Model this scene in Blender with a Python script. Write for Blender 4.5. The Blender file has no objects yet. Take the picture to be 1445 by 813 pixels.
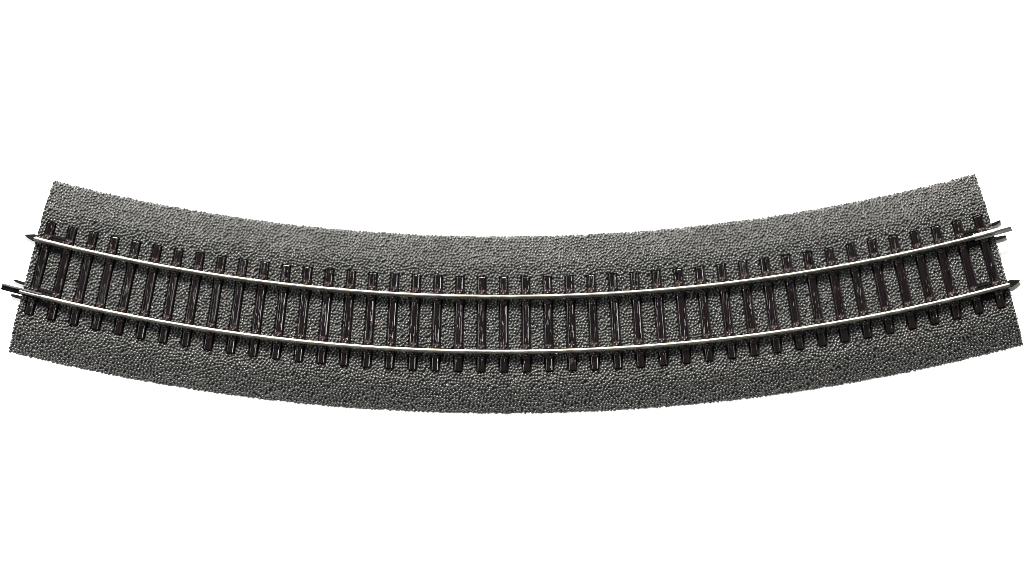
import bpy, bmesh, math, random
import numpy as np
from mathutils import Matrix, Vector

scene = bpy.context.scene
COL = scene.collection
MM = 0.001                      # everything is laid out in millimetres, built in metres
R = 604.4                       # radius of the track centreline
HALF = 154.4                    # half length of the bed along the centreline
RAIL = 8.62                     # rail offset from the centreline
N_SLEEPERS = 44
PITCH = 0.01161 * R

# ------------------------------------------------------------------ helpers
def P(s, r, z):
    """along the curve, outwards from the centreline, up -> metres"""
    t = np.asarray(s, float) / R
    rad = R + np.asarray(r, float)
    z = np.broadcast_to(np.asarray(z, float), np.broadcast(t, rad).shape)
    return np.stack([rad * np.sin(t), R - rad * np.cos(t), z], -1) * MM

def mesh_from(name, verts, faces, smooth=True):
    me = bpy.data.meshes.new(name)
    me.from_pydata([tuple(v) for v in verts], [], [tuple(f) for f in faces])
    me.update()
    if smooth:
        me.shade_smooth()
    return me

def grid_mesh(name, verts, quads):
    me = bpy.data.meshes.new(name)
    nv, nq = len(verts), len(quads)
    me.vertices.add(nv)
    me.vertices.foreach_set('co', np.ascontiguousarray(verts, np.float32).ravel())
    me.loops.add(nq * 4)
    me.loops.foreach_set('vertex_index', np.ascontiguousarray(quads, np.int32).ravel())
    me.polygons.add(nq)
    me.polygons.foreach_set('loop_start', np.arange(0, nq * 4, 4, dtype=np.int32))
    me.update(calc_edges=True)
    me.validate()
    me.shade_smooth()
    return me

def link(name, me, mat, parent=None, M=None):
    o = bpy.data.objects.new(name, me)
    COL.objects.link(o)
    if mat is not None and not me.materials:
        me.materials.append(mat)
    if parent is not None:
        o.parent = parent
    if M is not None:
        o.matrix_local = M
    return o

def frame(s, r=0.0, z=0.0):
    """local frame on the curve: x along it, y inwards (to the centre), z up"""
    t = s / R
    p = P(s, r, z)
    M = Matrix.Rotation(t, 4, 'Z')
    M.translation = Vector([float(v) for v in p])
    return M

# ------------------------------------------------------------------ materials
def new_mat(name):
    m = bpy.data.materials.new(name)
    m.use_nodes = True
    nt = m.node_tree
    return m, nt, nt.nodes['Principled BSDF']

def ramp(nt, stops, interp='LINEAR'):
    n = nt.nodes.new('ShaderNodeValToRGB')
    n.color_ramp.interpolation = interp
    e = n.color_ramp.elements
    while len(e) < len(stops):
        e.new(0.5)
    for el, (p, c) in zip(e, stops):
        el.position = p
        el.color = (*c, 1)
    return n

# pebbled grey plastic: every grain has its own grey, a few are reddish
m_bed, nt, b = new_mat('ballast_plastic')
at = nt.nodes.new('ShaderNodeAttribute'); at.attribute_name = 'grain'
rp = ramp(nt, [(0.0, (.0118, .0119, .011)), (0.35, (.0152, .0152, .014)), (0.75, (.0212, .0207, .0189)),
               (0.988, (.021, .021, .0195)), (0.993, (.027, .021, .019)), (0.997, (.021, .021, .0195)), (1.0, (.045, .023, .019))])
nt.links.new(at.outputs['Fac'], rp.inputs['Fac'])
tc = nt.nodes.new('ShaderNodeTexCoord')
nz = nt.nodes.new('ShaderNodeTexNoise'); nz.inputs['Scale'].default_value = 45; nz.inputs['Detail'].default_value = 4
nt.links.new(tc.outputs['Object'], nz.inputs['Vector'])
mr = nt.nodes.new('ShaderNodeMapRange'); mr.inputs['From Min'].default_value = .3; mr.inputs['From Max'].default_value = .7
mr.inputs['To Min'].default_value = .82; mr.inputs['To Max'].default_value = 1.18
nt.links.new(nz.outputs['Fac'], mr.inputs['Value'])
mx = nt.nodes.new('ShaderNodeMix'); mx.data_type = 'RGBA'; mx.blend_type = 'MULTIPLY'; mx.inputs['Factor'].default_value = 1
nt.links.new(rp.outputs['Color'], mx.inputs['A']); nt.links.new(mr.outputs['Result'], mx.inputs['B'])
nt.links.new(mx.outputs['Result'], b.inputs['Base Color'])
b.inputs['Roughness'].default_value = .33
b.inputs['Specular IOR Level'].default_value = .42
n2 = nt.nodes.new('ShaderNodeTexNoise'); n2.inputs['Scale'].default_value = 2600; n2.inputs['Detail'].default_value = 2
nt.links.new(tc.outputs['Object'], n2.inputs['Vector'])
bp = nt.nodes.new('ShaderNodeBump'); bp.inputs['Strength'].default_value = .35; bp.inputs['Distance'].default_value = .00012
nt.links.new(n2.outputs['Fac'], bp.inputs['Height']); nt.links.new(bp.outputs['Normal'], b.inputs['Normal'])

# dark brown sleeper plastic with streaks along the length
def plastic(name, c0, c1, rough, spec, streak=False):
    m, nt, b = new_mat(name)
    tc = nt.nodes.new('ShaderNodeTexCoord')
    mp = nt.nodes.new('ShaderNodeMapping')
    mp.inputs['Scale'].default_value = (2600, 160, 900) if streak else (900, 900, 900)
    oi = nt.nodes.new('ShaderNodeObjectInfo')
    nt.links.new(tc.outputs['Object'], mp.inputs['Vector'])
    n = nt.nodes.new('ShaderNodeTexNoise'); n.noise_dimensions = '4D'; n.inputs['Scale'].default_value = 1
    n.inputs['Detail'].default_value = 3
    mul = nt.nodes.new('ShaderNodeMath'); mul.operation = 'MULTIPLY'; mul.inputs[1].default_value = 50
    nt.links.new(oi.outputs['Random'], mul.inputs[0]); nt.links.new(mul.outputs[0], n.inputs['W'])
    nt.links.new(mp.outputs['Vector'], n.inputs['Vector'])
    r = ramp(nt, [(.35, c0), (.68, c1)])
    nt.links.new(n.outputs['Fac'], r.inputs['Fac']); nt.links.new(r.outputs['Color'], b.inputs['Base Color'])
    b.inputs['Roughness'].default_value = rough
    b.inputs['Specular IOR Level'].default_value = spec
    bp = nt.nodes.new('ShaderNodeBump'); bp.inputs['Strength'].default_value = .4; bp.inputs['Distance'].default_value = .00008
    nt.links.new(n.outputs['Fac'], bp.inputs['Height']); nt.links.new(bp.outputs['Normal'], b.inputs['Normal'])
    return m
m_slp = plastic('sleeper_plastic', (.0008, .0005, .0006), (.0040, .0018, .0023), .17, .27, True)
m_chair = plastic('rail_chair_plastic', (.004, .0024, .0026), (.017, .0092, .0098), .22, .5)
m_prong = plastic('prong_plastic', (.0015, .0015, .0015), (.004, .0035, .0035), .45, .06)

def metal(name, c0, c1, rough):
    m, nt, b = new_mat(name)
    tc = nt.nodes.new('ShaderNodeTexCoord')
    n = nt.nodes.new('ShaderNodeTexNoise'); n.inputs['Scale'].default_value = 380; n.inputs['Detail'].default_value = 4
    nt.links.new(tc.outputs['Object'], n.inputs['Vector'])
    r = ramp(nt, [(.35, c0), (.65, c1)])
    nt.links.new(n.outputs['Fac'], r.inputs['Fac']); nt.links.new(r.outputs['Color'], b.inputs['Base Color'])
    mr = nt.nodes.new('ShaderNodeMapRange'); mr.inputs['To Min'].default_value = rough - .08; mr.inputs['To Max'].default_value = rough + .1
    nt.links.new(n.outputs['Fac'], mr.inputs['Value']); nt.links.new(mr.outputs['Result'], b.inputs['Roughness'])
    b.inputs['Metallic'].default_value = 1
    return m
m_rail = metal('nickel_silver', (.10, .095, .081), (.175, .167, .144), .40)
m_join = metal('joiner_metal', (.30, .30, .288), (.42, .42, .40), .35)
m_join_dark = metal('dark_joiner_metal', (.005, .005, .005), (.012, .012, .012), .45)  # much darker colour, used only for the front rail's joiner

m_white, nt, b = new_mat('white_paper')
tc = nt.nodes.new('ShaderNodeTexCoord')
n = nt.nodes.new('ShaderNodeTexNoise'); n.inputs['Scale'].default_value = 60; n.inputs['Detail'].default_value = 5
nt.links.new(tc.outputs['Object'], n.inputs['Vector'])
r = ramp(nt, [(.3, (.89, .89, .885)), (.7, (.91, .91, .905))])
nt.links.new(n.outputs['Fac'], r.inputs['Fac']); nt.links.new(r.outputs['Color'], b.inputs['Base Color'])
b.inputs['Roughness'].default_value = .9; b.inputs['Specular IOR Level'].default_value = .1

# ------------------------------------------------------------------ setting
me = mesh_from('ground', [(-.9, -.7, 0), (.9, -.7, 0), (.9, .7, 0), (-.9, .7, 0)], [(0, 1, 2, 3)], False)
g = link('ground', me, m_white)
g['kind'] = 'structure'

# ------------------------------------------------------------------ the track
track = bpy.data.objects.new('curved_track', None)
track.empty_display_size = .05
COL.objects.link(track)
track['label'] = 'curved model railway track with two silver rails, dark sleepers and grey pebbled ballast'
track['category'] = 'model track'

# ---- ballast bed: a dense sheet embossed with thousands of small rounded stones
def grains(S, RR, cell=1.0, seed=4):
    rng = np.random.default_rng(seed)
    cr = cell * .9
    s0, r0 = -HALF - 6, -36.0
    ns, nr = int((2 * HALF + 12) / cell) + 2, int(72 / cr) + 2
    I, J = np.meshgrid(np.arange(ns), np.arange(nr), indexing='ij')
    X = s0 + (I + .5 + .5 * (J % 2) - .25) * cell + rng.uniform(-.55, .55, (ns, nr)) * cell
    Y = r0 + (J + .5) * cr + rng.uniform(-.5, .5, (ns, nr)) * cr
    nb = [(a, b) for a in range(-2, 3) for b in range(-2, 3) if (a, b) != (0, 0)]
    for _ in range(8):                                  # push crowded stones apart: even but not in rows
        dx = np.zeros_like(X); dy = np.zeros_like(Y)
        for a, b in nb:
            ux = X - np.roll(X, (a, b), (0, 1)); uy = Y - np.roll(Y, (a, b), (0, 1))
            d = np.hypot(ux, uy) + 1e-6
            f = np.clip(1.0 * cell - d, 0, None) / d * .22 * (d < 3 * cell)
            dx += ux * f; dy += uy * f
        X += np.clip(dx, -.3, .3); Y += np.clip(dy, -.3, .3)
    rad = rng.uniform(.44, .55, (ns, nr)); hh = rng.uniform(.40, .60, (ns, nr)); rad *= cell / 1.1; col = rng.random((ns, nr))
    ang = rng.uniform(0, 3.14, (ns, nr)); ca, sa = np.cos(ang), np.sin(ang); el = rng.uniform(1, 1.2, (ns, nr))
    tx = rng.uniform(-.15, .15, (ns, nr)); ty = rng.uniform(-.15, .15, (ns, nr))
    gi = np.floor((S - s0) / cell).astype(int); gj = np.floor((RR - r0) / cr).astype(int)
    H = np.full(S.shape, -.6); C = np.zeros(S.shape)
    for di in range(-2, 3):
        for dj in range(-2, 3):
            i = np.clip(gi + di, 0, ns - 1); j = np.clip(gj + dj, 0, nr - 1)
            x = S - X[i, j]; y = RR - Y[i, j]
            a = x * ca[i, j] + y * sa[i, j]; b = y * ca[i, j] - x * sa[i, j]
            q = (a * a / el[i, j] + b * b * el[i, j]) / rad[i, j] ** 2
            h = hh[i, j] * np.clip(1 - q, 0, 1) ** .5 * (1 + tx[i, j] * x / rad[i, j] + ty[i, j] * y / rad[i, j])
            h = np.where(q > 1, -.44 * (np.sqrt(q) - 1), h)      # the joints between stones are V-shaped
            m = h > H
            H = np.where(m, h, H); C = np.where(m, col[i, j], C)
    return H, C

rb, rf = -28.2, 27.7
ns, nr = 2200, 460
s_ = np.linspace(-HALF - .1, HALF + .1, ns)
r_ = np.linspace(rb, rf, nr)
S, RR = np.meshgrid(s_, r_, indexing='ij')
prof_r = [rb, -24.5, -20.8, -19.2, -17.4, 17.9, 18.6, 20.2, 24.5, rf]
prof_z = [.08, 2.0, 3.5, 4.05, 4.22, 4.22, 4.08, 3.6, 1.7, .08]
Z = np.interp(RR, prof_r, prof_z)
H, G = grains(S, RR)
rng = np.random.default_rng(7)
# gentle unevenness of the moulding
Z += .06 * np.sin(S * .21 + RR * .13) * np.sin(RR * .31 - S * .07)
# a narrow moat round every sleeper, as on the real moulding
near = np.abs((S / PITCH + (N_SLEEPERS - 1) / 2 + .5) % 1 - .5) * PITCH
inside = (np.abs(S) < (N_SLEEPERS / 2) * PITCH)
moat = np.clip((1.62 - near) / .2, 0, 1) * np.clip((15.15 - np.abs(RR)) / .2, 0, 1) * inside
H *= 1 - moat; Z -= .75 * moat
# stones push outwards at the rims and at the cut ends
eb = np.clip((RR - rf + .9) / .9, 0, 1) - np.clip((rb + .9 - RR) / .9, 0, 1)
es = np.clip((S - HALF + .5) / .5, 0, 1) - np.clip((-HALF + .5 - S) / .5, 0, 1)
top = P(S + es * (np.maximum(H, 0) - .15) * .4, RR + eb * (np.maximum(H, 0) - .2) * .8, Z + H * (1 - .5 * np.abs(eb)))
idx = np.arange(ns * nr).reshape(ns, nr)
q = np.stack([idx[:-1, :-1], idx[:-1, 1:], idx[1:, 1:], idx[1:, :-1]], -1).reshape(-1, 4)[:, ::-1]
# skirt down to the table all the way round
ring = np.concatenate([idx[:, 0], idx[-1, 1:], idx[-2::-1, -1], idx[0, -2:0:-1]])
V = top.reshape(-1, 3)
low = V[ring].copy(); low[:, 2] = 0
base = len(V)
k = np.arange(len(ring)); k2 = (k + 1) % len(ring)
sk = np.stack([ring[k], ring[k2], base + k2, base + k], -1)
q = np.concatenate([q, sk[:, ::-1]])
me = grid_mesh('ballast_bed', np.concatenate([V, low]), q)
ga = me.attributes.new('grain', 'FLOAT', 'POINT')
ga.data.foreach_set('value', np.concatenate([G.ravel(), G.reshape(-1)[ring]]).astype(np.float32))
link('ballast_bed', me, m_bed, track)

# ---- sleepers
SL, SW_T, SW_B, S_BOT, S_TOP = 14.8, 1.1, 1.34, 3.4, 5.12
def sleeper_mesh(seed):
    rng = np.random.default_rng(100 + seed)
    nu, nv = 29, 170
    u = np.linspace(-1, 1, nu); v = np.linspace(-SL, SL, nv)
    U, Vv = np.meshgrid(u, v, indexing='ij')
    x = U * SW_T
    h = np.zeros(U.shape)
    for _ in range(rng.integers(9, 15)):           # wandering grooves of the wood grain
        c = rng.uniform(-.9, .9); a = rng.uniform(.05, .24); w = rng.uniform(.08, .16)
        f, ph = rng.uniform(.2, .9), rng.uniform(0, 6.3)
        path = c + a * np.sin(Vv * f + ph) + .05 * np.sin(Vv * f * 3.3 + ph * 2)
        v0 = rng.uniform(-SL, SL * .85); v1 = v0 + rng.uniform(2, 8)
        fade = np.clip((Vv - v0) / 1.2, 0, 1) * np.clip((v1 - Vv) / 1.2, 0, 1)
        h -= rng.uniform(.10, .30) * np.exp(-((x - path) / w) ** 2) * fade
    # a moulded rim round the panel between the rails and round each end
    for (a0, a1) in ((-6.5, 6.5), (10.7, SL + 2), (-SL - 2, -10.7)):
        dx = .84 - np.abs(x); dv = np.minimum(Vv - a0, a1 - Vv)
        k = .8 if a1 == 6.5 else .12
        d = np.where((dx < k) & (dv < k), k - np.hypot(np.clip(k - dx, 0, None), np.clip(k - dv, 0, None)), np.minimum(dx, dv))
        h += rng.uniform(.03, .11) * np.exp(-((d - .0) / .12) ** 2) - rng.uniform(.0, .1) * np.clip(d / .25, 0, 1)
    h += .02 * rng.standard_normal(nv)[None, :] * 0
    edge = np.clip((1 - np.abs(U)) / .18, 0, 1); end = np.clip((SL - np.abs(Vv)) / .15, 0, 1)
    z = S_TOP + h * np.minimum(edge, end) - .11 * (1 - np.minimum(edge, end)) ** 1.2
    top = np.stack([x, Vv, z], -1).reshape(-1, 3)
    idx = np.arange(nu * nv).reshape(nu, nv)
    q = np.stack([idx[:-1, :-1], idx[1:, :-1], idx[1:, 1:], idx[:-1, 1:]], -1).reshape(-1, 4)
    ring = np.concatenate([idx[:, 0], idx[-1, 1:], idx[-2::-1, -1], idx[0, -2:0:-1]])
    low = top[ring].copy()
    low[:, 0] *= SW_B / SW_T; low[:, 1] *= 1.008; low[:, 2] = S_BOT
    n = len(ring); k = np.arange(n); k2 = (k + 1) % n
    b0 = len(top)
    # double the rim so that the arris stays crisp
    rim = top[ring]
    sk = np.stack([b0 + k, b0 + n + k, b0 + n + k2, b0 + k2], -1)
    V = np.concatenate([top, rim, low]) * MM
    return grid_mesh('sleeper', V, np.concatenate([q, sk]))

def chair_mesh():
    """moulded rail fastening: plate with a clip and two bolt heads on each side of the rail"""
    bm = bmesh.new()
    def box(x0, x1, y0, y1, z0, z1, bev=.06):
        r = bmesh.ops.create_cube(bm, size=1)
        for v in r['verts']:
            v.co = Vector(((x0 + x1) / 2 + v.co.x * (x1 - x0), (y0 + y1) / 2 + v.co.y * (y1 - y0), (z0 + z1) / 2 + v.co.z * (z1 - z0)))
        es = list({e for v in r['verts'] for e in v.link_edges})
        bmesh.ops.bevel(bm, geom=es, offset=bev, segments=2, affect='EDGES')
    box(-1.2, 1.2, -2.3, 2.3, S_TOP - .25, S_TOP + .16)
    for sy in (-1, 1):
        box(-.62, .62, sy * 1.15 - .3, sy * 1.15 + .3, S_TOP, S_TOP + .5, .1)
        for sx in (-1, 1):
            r = bmesh.ops.create_uvsphere(bm, u_segments=10, v_segments=6, radius=.42)
            for v in r['verts']:
                v.co = Vector((v.co.x + sx * .62, v.co.y + sy * 1.75, v.co.z * 1.1 + S_TOP + .15))
    for v in bm.verts:
        v.co *= MM
    me = bpy.data.meshes.new('rail_chair')
    bm.to_mesh(me); bm.free()
    me.shade_smooth()
    return me

ch = chair_mesh()
ch.materials.append(m_chair)
for i in range(N_SLEEPERS):
    s = (i - (N_SLEEPERS - 1) / 2) * PITCH
    o = link('sleeper', sleeper_mesh(i), m_slp, track, frame(s))
    for sy in (-1, 1):
        link('rail_chair', ch, m_chair, o, Matrix.Translation((0, sy * RAIL * MM, 0)))

# ---- bars tying the last two sleepers together under each rail
def link_mesh(s0, s1, r0):
    V, F = [], []
    for (a, b_, z1) in ((-2.75, -1.75, 4.98), (-1.75, 1.75, 4.7), (1.75, 2.75, 4.98)):
        o = len(V)
        for s in (s0, s1):
            for r, z in ((a, 4.0), (b_, 4.0), (b_ - .1, z1), (a + .1, z1)):
                V.append(tuple(P(s, r0 + r, z)))
        F += [tuple(o + x for x in f) for f in ((0, 1, 5, 4), (1, 2, 6, 5), (2, 3, 7, 6), (3, 0, 4, 7), (3, 2, 1, 0), (4, 5, 6, 7))]
    return mesh_from('sleeper_link', V, F, False)
for e in (-1, 1):
    sa = e * (N_SLEEPERS - 1) / 2 * PITCH
    sb = sa - e * PITCH
    for sr in (-1, 1):
        link('sleeper_link', link_mesh(min(sa, sb) + 1.2, max(sa, sb) - 1.2, sr * RAIL), m_prong, track)

# ---- rails, swept along the curve
def sweep(name, prof, s0, s1, r0, n):
    """prof: closed list of (r, z), anticlockwise seen along +s"""
    m = len(prof); V, F = [], []
    for s in np.linspace(s0, s1, n):
        for (r, z) in prof:
            V.append(tuple(P(s, r0 + r, z)))
    for i in range(n - 1):
        for j in range(m):
            a, b_ = i * m + j, i * m + (j + 1) % m
            F.append((a, b_, b_ + m, a + m))
    F.append(tuple(range(m))[::-1]); F.append(tuple((n - 1) * m + j for j in range(m)))
    me = mesh_from(name, V, F, True)
    bm = bmesh.new(); bm.from_mesh(me); bmesh.ops.recalc_face_normals(bm, faces=bm.faces[:]); bm.to_mesh(me); bm.free()
    me.shade_smooth()
    try:
        me.set_sharp_from_angle(angle=math.radians(38))
    except Exception:
        pass
    return me
ZF = S_TOP + .12                      # underside of the rail foot
half = [(0, 0), (.66, 0), (.66, .15), (.58, .22), (.28, .36), (.2, .6), (.2, 1.35), (.3, 1.48), (.4, 1.56), (.42, 1.65), (.42, 1.9), (.39, 2.02), (.32, 2.1), (.22, 2.15), (.12, 2.17)]
prof = [(r, ZF + z) for r, z in half] + [(-r, ZF + z) for r, z in half[:0:-1]]
rail_back = link('rail', sweep('rail', prof, -154.8, 154.5, -RAIL, 260), m_rail, track)
rail_front = link('rail', sweep('rail', prof, -155.0, 154.6, RAIL, 260), m_rail, track)

# ---- folded metal rail joiners (a C channel gripping the rail foot)
cj = [(-.95, -.12), (.95, -.12), (1.05, .0), (1.05, .5), (.95, .6), (.45, .7), (.38, .58), (.82, .46), (.88, .38), (.88, .04),
      (-.88, .04), (-.88, .38), (-.82, .46), (-.38, .58), (-.45, .7), (-.95, .6), (-1.05, .5), (-1.05, 0)]
cj = [(r, ZF + z) for r, z in cj]
j1 = link('rail_joiner', sweep('rail_joiner', cj, 148.0, 160.2, -RAIL + .12, 16), m_join, rail_back)
j1['label'] = 'grey metal joiner sticking out past the end of the rail'
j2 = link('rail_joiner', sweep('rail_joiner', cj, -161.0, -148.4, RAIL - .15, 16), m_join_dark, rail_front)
j2['label'] = 'dark metal joiner sticking out past the end of the rail'

# ---- black plastic prongs that lock one bed to the next
def prong(sec):
    """sec: list of (s, r_lo, r_hi, z_lo, z_hi)"""
    V, F = [], []
    for (s, a, b_, z0, z1) in sec:
        s += math.copysign(.45, s); z0 -= 3.8; z1 -= 3.8
        d = min(.18, (b_ - a) * .3)
        for r, z in ((a, z0), (b_, z0), (b_, z1 - d), (b_ - d, z1), (a + d, z1), (a, z1 - d)):
            V.append(tuple(P(s, r, z)))
    n = len(sec)
    for i in range(n - 1):
        for j in range(6):
            F.append((i * 6 + j, i * 6 + (j + 1) % 6, (i + 1) * 6 + (j + 1) % 6, (i + 1) * 6 + j))
    F.append((5, 4, 3, 2, 1, 0)); F.append(tuple((n - 1) * 6 + j for j in range(6)))
    me = mesh_from('locking_prong', V, F, False)
    bm = bmesh.new(); bm.from_mesh(me); bmesh.ops.recalc_face_normals(bm, faces=bm.faces[:]); bm.to_mesh(me); bm.free()
    return me
def arrow(e, c):
    return prong([(e * 153.8, c - 1.0, c + 1.0, 3.9, 5.1), (e * 155.6, c - 1.15, c + 1.15, 3.95, 5.15), (e * 156.8, c - .8, c + .8, 4.0, 5.1),
                  (e * 157.9, c - .5, c + .35, 4.1, 5.0), (e * 158.5, c - .25, c + .1, 4.3, 4.9)])
def slim(e, ra, rb_, w, tip):
    return prong([(e * 153.8, ra - w, ra + w, 3.9, 4.9), (e * 156.4, (ra + rb_) / 2 - w, (ra + rb_) / 2 + w, 3.95, 4.95), (e * (tip - .5), rb_ - w * .8, rb_ + w * .8, 4.0, 4.9),
                  (e * tip, rb_ - w * .4, rb_ + w * .4, 4.15, 4.75)])
link('locking_prong', arrow(-1, -9.05), m_prong, track)['label'] = 'pointed black prong'
link('locking_prong', arrow(1, 8.2), m_prong, track)['label'] = 'pointed black prong'
link('locking_prong', slim(-1, 5.85, 5.5, .48, 158.2), m_prong, track)
link('locking_prong', slim(-1, 10.3, 10.25, .55, 157.9), m_prong, track)
link('locking_prong', slim(1, -11.1, -11.65, .5, 157.9), m_prong, track)
link('locking_prong', slim(1, -6.7, -6.6, .5, 158.3), m_prong, track)

# ------------------------------------------------------------------ light
w = bpy.data.worlds.new('World'); scene.world = w; w.use_nodes = True
w.node_tree.nodes['Background'].inputs['Color'].default_value = (.96, 1, .99, 1)
w.node_tree.nodes['Background'].inputs['Strength'].default_value = .3

def softbox(name, pos, size, power, col=(1, 1, 1), shape='DISK'):
    l = bpy.data.lights.new(name, 'AREA'); l.shape = shape; l.size = size; l.energy = power; l.color = col
    o = bpy.data.objects.new(name, l); COL.objects.link(o)
    o.location = pos
    o.rotation_euler = (Vector((0, 0, 0)) - Vector(pos)).to_track_quat('-Z', 'Y').to_euler()
    return o
az, el, d = math.radians(12), math.radians(38), 1.4
softbox('key_softbox', (-d * math.cos(el) * math.sin(az), d * math.cos(el) * math.cos(az), d * math.sin(el)), .4, 146, (1, .975, .94))
softbox('side_softbox', (-1.15, .1, .85), .3, 20)

# ------------------------------------------------------------------ camera
c = bpy.data.cameras.new('camera')
cam = bpy.data.objects.new('camera', c); COL.objects.link(cam)
c.sensor_fit = 'HORIZONTAL'; c.sensor_width = 36; c.lens = 4469.05 / 1445 * 36
c.clip_start = .01; c.clip_end = 20
fw = Vector((-0.00634, 0.06069, -0.99814)).normalized()
rt = Vector((0.99995, -0.00668, -0.00676)); rt = (rt - fw * rt.dot(fw)).normalized()
up = rt.cross(fw)
M = Matrix((rt, up, -fw)).transposed().to_4x4()
M.translation = Vector((5.45754, -48.89248, 998.13635)) * MM
cam.matrix_world = M
scene.camera = cam

scene.cycles.filter_width = .9
vs = scene.view_settings
vs.view_transform = 'Standard'; vs.look = 'None'; vs.exposure = 0; vs.gamma = 1
